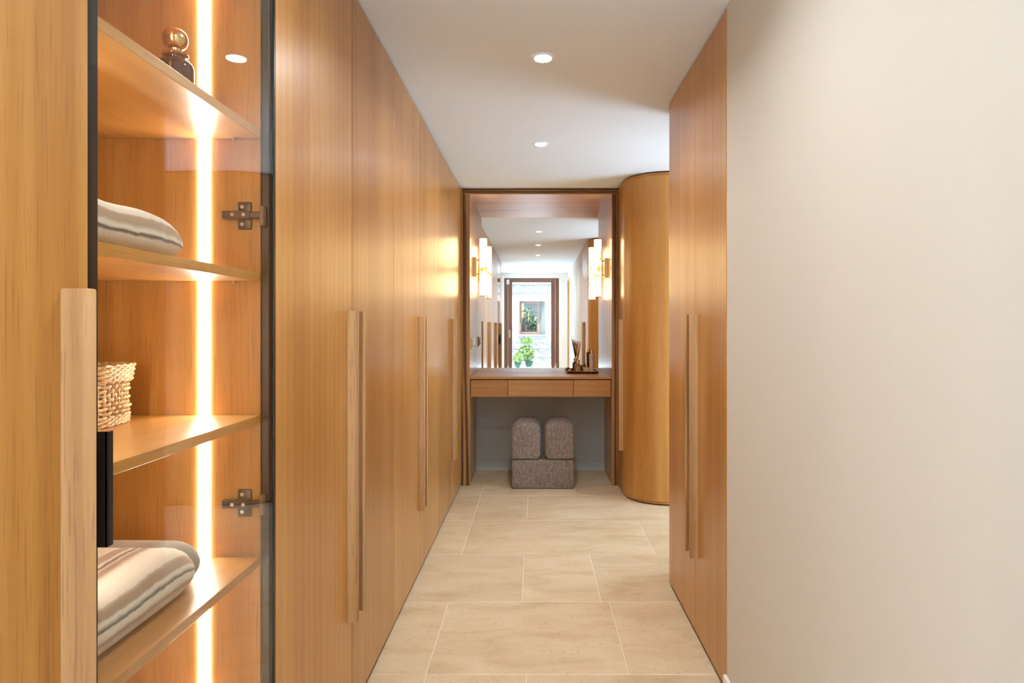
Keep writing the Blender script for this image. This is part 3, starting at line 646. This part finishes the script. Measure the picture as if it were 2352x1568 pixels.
# reed diffuser
dx, dy = .345, 5.352
d = thing('reed_diffuser', 'glass reed diffuser with a gold collar and a fan of brown reeds', 'diffuser', (dx, dy, BZ))
obj('bottle', lathe(new(), [(.024, BZ), (.027, BZ + .003), (.027, BZ + .058), (.024, BZ + .068), (.013, BZ + .074), (.011, BZ + .082)], dx, dy, 32), 'diffuser_glass', d, smooth=35)
obj('collar', lathe(new(), [(.0155, BZ + .078), (.0155, BZ + .106), (.0145, BZ + .107)], dx, dy, 28), 'gold', d, smooth=35)
bm = new(); prism(bm, [(dx + .0275 * math.sin(a), dy - .0275 * math.cos(a)) for a in [R(-38 + 76 * k / 8) for k in range(9)]] + [(dx + .0268 * math.sin(a), dy - .0268 * math.cos(a)) for a in [R(38 - 76 * k / 8) for k in range(9)]], BZ + .010, BZ + .046); obj('label', bm, 'label', d)
for k, (ax, ay, ln) in enumerate([(-.20, .03, .285), (-.165, -.03, .275), (-.14, .05, .262), (-.10, 0, .256), (-.05, .05, .255), (.02, -.02, .250), (.08, .04, .258), (.13, -.02, .258), (.17, .02, .252)]):
    v = Vector((ax, ay, 1)).normalized(); p0 = Vector((dx - ax * .03, dy - ay * .03, BZ + .07)); obj('reed', cyl(new(), p0, p0 + v * (ln - .07), .0020, seg=7), 'reed', d, smooth=True)
# square perfume bottle
px, py = .418, 5.362
p = thing('perfume_bottle', 'square honey-coloured glass perfume bottle with a gold cap on the tray', 'bottle', (px, py, BZ))
obj('bottle', box(px - .031, px + .031, py - .017, py + .017, BZ, BZ + .046, bevel=.004, seg=3), 'perfume_glass', p, smooth=40)
obj('collar', lathe(new(), [(.008, BZ + .045), (.008, BZ + .052)], px, py, 20), 'gold', p, smooth=35)
obj('cap', lathe(new(), [(.0085, BZ + .052), (.0085, BZ + .078), (.008, BZ + .079)], px, py, 20), 'gold', p, smooth=35)
obj('label', box(px - .017, px + .017, py - .0178, py - .0168, BZ + .010, BZ + .036), simple('cream_label', (.62, .50, .33), .6), p)
# tall lotion bottle
lx, ly = .462, 5.352
l = thing('lotion_bottle', 'tall pale pink cylindrical bottle with a gold cap on the tray', 'bottle', (lx, ly, BZ))
lb = obj('bottle', lathe(new(), [(.020, BZ), (.0215, BZ + .002), (.0215, BZ + .156), (.020, BZ + .158)], lx, ly, 32), 'lotion', l, smooth=35)
obj('cap', lathe(new(), [(.0125, BZ + .158), (.0125, BZ + .188), (.012, BZ + .189)], lx, ly, 24), 'gold', l, smooth=35)
def on_bottle(z0, z1, a0, a1, r=.0218, n=8):
    out_ = [(lx + (r + .0003) * math.sin(R(a0 + (a1 - a0) * k / n)), ly - (r + .0003) * math.cos(R(a0 + (a1 - a0) * k / n))) for k in range(n + 1)]
    inn_ = [(lx + (r - .0008) * math.sin(R(a1 - (a1 - a0) * k / n)), ly - (r - .0008) * math.cos(R(a1 - (a1 - a0) * k / n))) for k in range(n + 1)]
    return prism(new(), out_ + inn_, BZ + z0, BZ + z1)
emb = on_bottle(.108, .111, -30, 30)
for z0, z1, a0, a1 in ((.116, .134, -3, 3), (.120, .130, -20, -14), (.120, .130, 14, 20), (.118, .121, -14, 14)):
    b2 = on_bottle(z0, z1, a0, a1, n=3); me_ = bpy.data.meshes.new('tmp'); b2.to_mesh(me_); b2.free(); emb.from_mesh(me_); bpy.data.meshes.remove(me_)
obj('emblem', emb, 'label_ink', l)

# ================================================================== THINGS IN THE DISPLAY CABINET
# amber bottle with a ball stopper
ax, ay, az = -.722, 1.284, SHELF[1]
b = thing('perfume_bottle', 'dark amber glass bottle with a round gold ball stopper on the cabinet shelf', 'bottle', (ax, ay, az))
obj('bottle', lathe(new(), [(.030, az), (.034, az + .004), (.034, az + .088), (.0325, az + .095), (.028, az + .101), (.021, az + .105), (.018, az + .107), (.018, az + .111)], ax, ay, 40), 'amber_glass', b, smooth=40)
obj('rim', lathe(new(), [(.0165, az + .109), (.0230, az + .1115), (.0242, az + .1145), (.0230, az + .1175), (.016, az + .119)], ax, ay, 40), 'amber_light', b, smooth=50)
obj('collar', lathe(new(), [(.0125, az + .118), (.0125, az + .126)], ax, ay, 28), 'gold', b, smooth=40)
bm = new(); bmesh.ops.create_uvsphere(bm, u_segments=32, v_segments=18, radius=.0235); bmesh.ops.translate(bm, verts=bm.verts[:], vec=(ax, ay, az + .146)); obj('stopper', bm, 'gold', b, smooth=True)

def folded(name, label, x_front, x_back, y0, y1, z0, th, stops, sag, lining, group):
    """a thick folded towel: rounded fold along the shelf front, soft rounded far end, contrasting inner layer"""
    t = thing(name, label, 'towel', ((x_front + x_back) / 2, (y0 + y1) / 2, z0), group)
    def shell(xf, xb, ya_, yb_, zb, h, endr):
        prof = []
        rf = h * .5
        for k in range(15):
            a = -math.pi / 2 + math.pi * k / 14
            prof.append((xf - rf * .9 + rf * .9 * math.cos(a) ** .8 if math.cos(a) > 1e-6 else xf - rf * .9, h / 2 + rf * math.sin(a)))
        for k in range(1, 15):
            f = k / 14; prof.append((xf - rf * .9 + (xb - xf + rf * .9) * f, h * (1 + .05 * math.sin(math.pi * f) - .10 * f)))
        s = [0.0]
        for p0_, p1_ in zip(prof[:-1], prof[1:]): s.append(s[-1] + math.dist(p0_, p1_))
        bm = new(); uvl = bm.loops.layers.uv.new('UVMap'); rows_ = []
        ny = 26
        for j in range(ny + 1):
            f = j / ny; y = ya_ + (yb_ - ya_) * f
            e = max(0.0, (y - (yb_ - endr)) / endr); k_ = math.sqrt(max(0.0, 1 - e * e)) if e < 1 else 0.0
            kk = .18 + .82 * k_
            wob = .0035 * math.sin(f * 9.0 + xf * 7) + sag * f
            rows_.append([(bm.verts.new((x if e == 0 else x - (x - (xf - .5 * h)) * (1 - kk) * (.55 if x > xf - h else .0), y, zb + h * .42 * (1 - kk) * (1 if e > 0 else 0) * .5 + z * (kk if e > 0 else 1) * (1 + (wob / h if z > h * .3 else 0)))), ss) for (x, z), ss in zip(prof, s)])
        for j in range(ny):
            for i in range(len(prof) - 1):
                f_ = bm.faces.new((rows_[j][i][0], rows_[j][i + 1][0], rows_[j + 1][i + 1][0], rows_[j + 1][i][0]))
                uvs = [(rows_[j][i][1], j), (rows_[j][i + 1][1], j), (rows_[j + 1][i + 1][1], j + 1), (rows_[j + 1][i][1], j + 1)]
                for lp, u in zip(f_.loops, uvs): lp[uvl].uv = u
        for row in (rows_[0], rows_[-1]):
            try: bm.faces.new([v for v, _ in row])
            except ValueError: pass
        # close underside and back
        for j in range(ny):
            try: bm.faces.new((rows_[j][-1][0], rows_[j][0][0], rows_[j + 1][0][0], rows_[j + 1][-1][0]))
            except ValueError: pass
        return bm
    obj('outer_layer', shell(x_front, x_back, y0, y1, z0 + .001, th, th * .75), striped(name + '_' + str(round(z0, 2)), stops), t, smooth=70)
    obj('inner_layer', shell(x_front - lining[0], x_back - .01, y0, y1 + lining[1], z0 + .002, th + lining[2], th * .8), 'taupe', t, smooth=70, label='taupe inner layer')
    return t
folded('folded_towel', 'folded cream towel with one dark stripe low on its fold, above the basket', -.622, -.98, .865, 1.155, SHELF[2], .078,
       bands([(0, CREAM), (.050, DARK), (.057, CREAM), (.066, TAN), (.084, CREAM), (.20, TAN), (.22, CREAM)]), -.012, (.012, .017, -.004), 'towels in the glass cabinet')
folded('folded_towel', 'folded cream towel with several dark and tan stripes across its top, below the basket', -.640, -1.02, .865, 1.235, SHELF[4], .098,
       bands([(0, CREAM), (.055, TAN), (.066, CREAM), (.080, DARK), (.086, CREAM), (.096, TAN), (.114, CREAM), (.172, TAN), (.186, CREAM), (.191, DARK), (.197, CREAM), (.205, TAN), (.225, CREAM), (.268, TAN), (.280, DARK), (.286, CREAM)]), 0.0, (.016, .05, -.004), 'towels in the glass cabinet')

# woven basket
kx, ky, kz = -.880, 1.252, SHELF[3]
bk = thing('woven_basket', 'small square woven straw basket with a flared rim on the cabinet shelf', 'basket', (kx, ky, kz))
def sq(t, a, n=5.0):
    c, s_ = math.cos(t), math.sin(t); r = (abs(c) ** n + abs(s_) ** n) ** (-1 / n); return a * r * c, a * r * s_
NST = 36
def weave_row(bm, z, a, amp, r, phase, n=288, tw=0.0):
    pts = []
    for k in range(n):
        t = 2 * math.pi * k / n; x, y = sq(t, a + amp * math.cos(NST / 2 * t + phase)); rot = R(6)
        pts.append((kx + x * math.cos(rot) - y * math.sin(rot), ky + x * math.sin(rot) + y * math.cos(rot), z + tw * math.sin(NST * t / 2 + phase)))
    tube(bm, pts, r, 8, closed=True)
bm = new()
for i in range(9): weave_row(bm, kz + .018 + i * .0085, .0585 + .0012 * math.sin(i), .0030, .0036, math.pi * (i % 2), tw=.0008)
obj('weave', bm, 'straw', bk, smooth=True, kind='stuff')
bm = new()
for i in range(4): weave_row(bm, kz + .0034 + i * .0038, .0605, .0012, .0028, math.pi * (i % 2), tw=.0012)
obj('base_coil', bm, 'straw', bk, smooth=True)
bm = new()
for i in range(7): weave_row(bm, kz + .089 + i * .0046, .0645 + .0006 * i, .0014, .0031, math.pi * (i % 2), tw=.0013)
for i in range(6): weave_row(bm, kz + .090 + i * .0046, .0610 + .0006 * i, .0014, .0028, math.pi * ((i + 1) % 2), tw=.0013)
obj('rim', bm, 'straw', bk, smooth=True)
bm = new()
for k in range(NST):
    t = 2 * math.pi * (k + .5) / NST; x, y = sq(t, .0585); rot = R(6); X, Y = kx + x * math.cos(rot) - y * math.sin(rot), ky + x * math.sin(rot) + y * math.cos(rot)
    tube(bm, [(X, Y, kz + .004), (X, Y, kz + .095)], .0024, 5)
obj('stakes', bm, 'straw', bk, smooth=True, kind='stuff')
obj('lining', prism(new(), [(kx + sq(2 * math.pi * k / 48, .053)[0], ky + sq(2 * math.pi * k / 48, .053)[1]) for k in range(48)], kz + .002, kz + .100), simple('basket_inside', (.30, .18, .08), .9), bk)

# ================================================================== DOWNLIGHTS
for y, lab in ((3.754, 'recessed round downlight in the ceiling next to the vanity end'), (2.548, 'recessed round downlight in the ceiling above the rounded-end wardrobe doors'), (1.342, 'recessed round ceiling downlight in front of the glass cabinet'), (.136, 'recessed round ceiling downlight by the single-door wardrobe'), (-1.07, 'recessed round ceiling downlight in front of the glazed rear door')):
    x = .026; t = thing('ceiling_downlight', lab, 'light', (x, y, H), 'corridor downlights')
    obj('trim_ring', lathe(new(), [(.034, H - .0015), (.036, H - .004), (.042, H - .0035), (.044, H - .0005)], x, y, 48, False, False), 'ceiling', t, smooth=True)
    obj('lens', lathe(new(), [(.0345, H - .0012), (.001, H - .0010)], x, y, 40, False, True), 'lamp_lens', t)
    li = bpy.data.lights.new('lamp', 'AREA'); li.shape = 'DISK'; li.size = .066; li.energy = DOWNLIGHT_W; li.color = (.93, .98, 1.0); li.spread = R(150)
    lo = bpy.data.objects.new('lamp', li); C.objects.link(lo); lo.parent = t; lo.location = (0, 0, -.006); lo.visible_camera = True

# ================================================================== COURTYARD PLANTS
def foliage(c, rad, n, size, seed):
    rnd = random.Random(seed); bm = new()
    for _ in range(n):
        while True:
            v = Vector((rnd.uniform(-1, 1), rnd.uniform(-1, 1), rnd.uniform(-1, 1)))
            if .45 < v.length < 1.0: break
        p = Vector((c[0] + v.x * rad[0], c[1] + v.y * rad[1], c[2] + v.z * rad[2]))
        q = Vector((rnd.gauss(0, 1), rnd.gauss(0, 1), rnd.gauss(0, 1))).normalized(); u = q.orthogonal().normalized(); w = q.cross(u); s_ = size * rnd.uniform(.7, 1.2)
        vs_ = [bm.verts.new(p + u * s_), bm.verts.new(p + w * s_ * .5 + q * s_ * .1), bm.verts.new(p - u * s_), bm.verts.new(p - w * s_ * .5 + q * s_ * .1)]
        bm.faces.new(vs_)
    return bm
def pot(t, x, y, r0, r1, h):
    obj('pot', lathe(new(), [(r0, 0.0), (r1, h - .02), (r1 + .008, h - .02), (r1 + .008, h), (r1 - .01, h), (r1 - .014, h - .03)], x, y, 28), 'pot_green', t, smooth=35)
    obj('soil', lathe(new(), [(r1 - .013, h - .035), (r1 - .013, h - .025)], x, y, 20), 'soil', t)
PY = CY + .75
t = thing('potted_topiary', 'two-tiered leafy shrub in a green pot in the courtyard', 'plant', (-.22, PY, 0))
pot(t, -.22, PY, .085, .125, .185)
obj('foliage', foliage((-.30, PY, .42), (.27, .24, .24), 1500, .030, 1), 'leaf', t, kind='stuff')
obj('upper_foliage', foliage((-.29, PY, .79), (.21, .18, .11), 500, .030, 2), 'leaf', t, kind='stuff')
obj('stem', tube(new(), [(-.22, PY, .15), (-.25, PY, .4), (-.29, PY, .78)], .012), 'bark', t, smooth=True)
t = thing('potted_shrub', 'low round leafy shrub in a smaller green pot in the courtyard', 'plant', (-.55, PY + .38, 0))
pot(t, -.55, PY + .38, .07, .095, .15)
obj('foliage', foliage((-.53, PY + .38, .29), (.16, .16, .17), 700, .028, 3), 'leaf', t, kind='stuff')
obj('stem', tube(new(), [(-.55, PY + .38, .12), (-.54, PY + .38, .3)], .010), 'bark', t, smooth=True)
t = thing('reflection_shrub', 'large deep green shrub put behind the courtyard window in place of reflected greenery', 'plant', (-.30, CY - 1.3, 0))  # added shrub, stands in for greenery reflected in the window pane
obj('foliage', foliage((-.38, CY - 1.3, 1.15), (.45, .4, .70), 2600, .045, 4), 'leaf_dark', t, kind='stuff')
obj('stem', tube(new(), [(-.30, CY - 1.3, 0), (-.33, CY - 1.3, .8)], .03), 'bark', t, smooth=True)
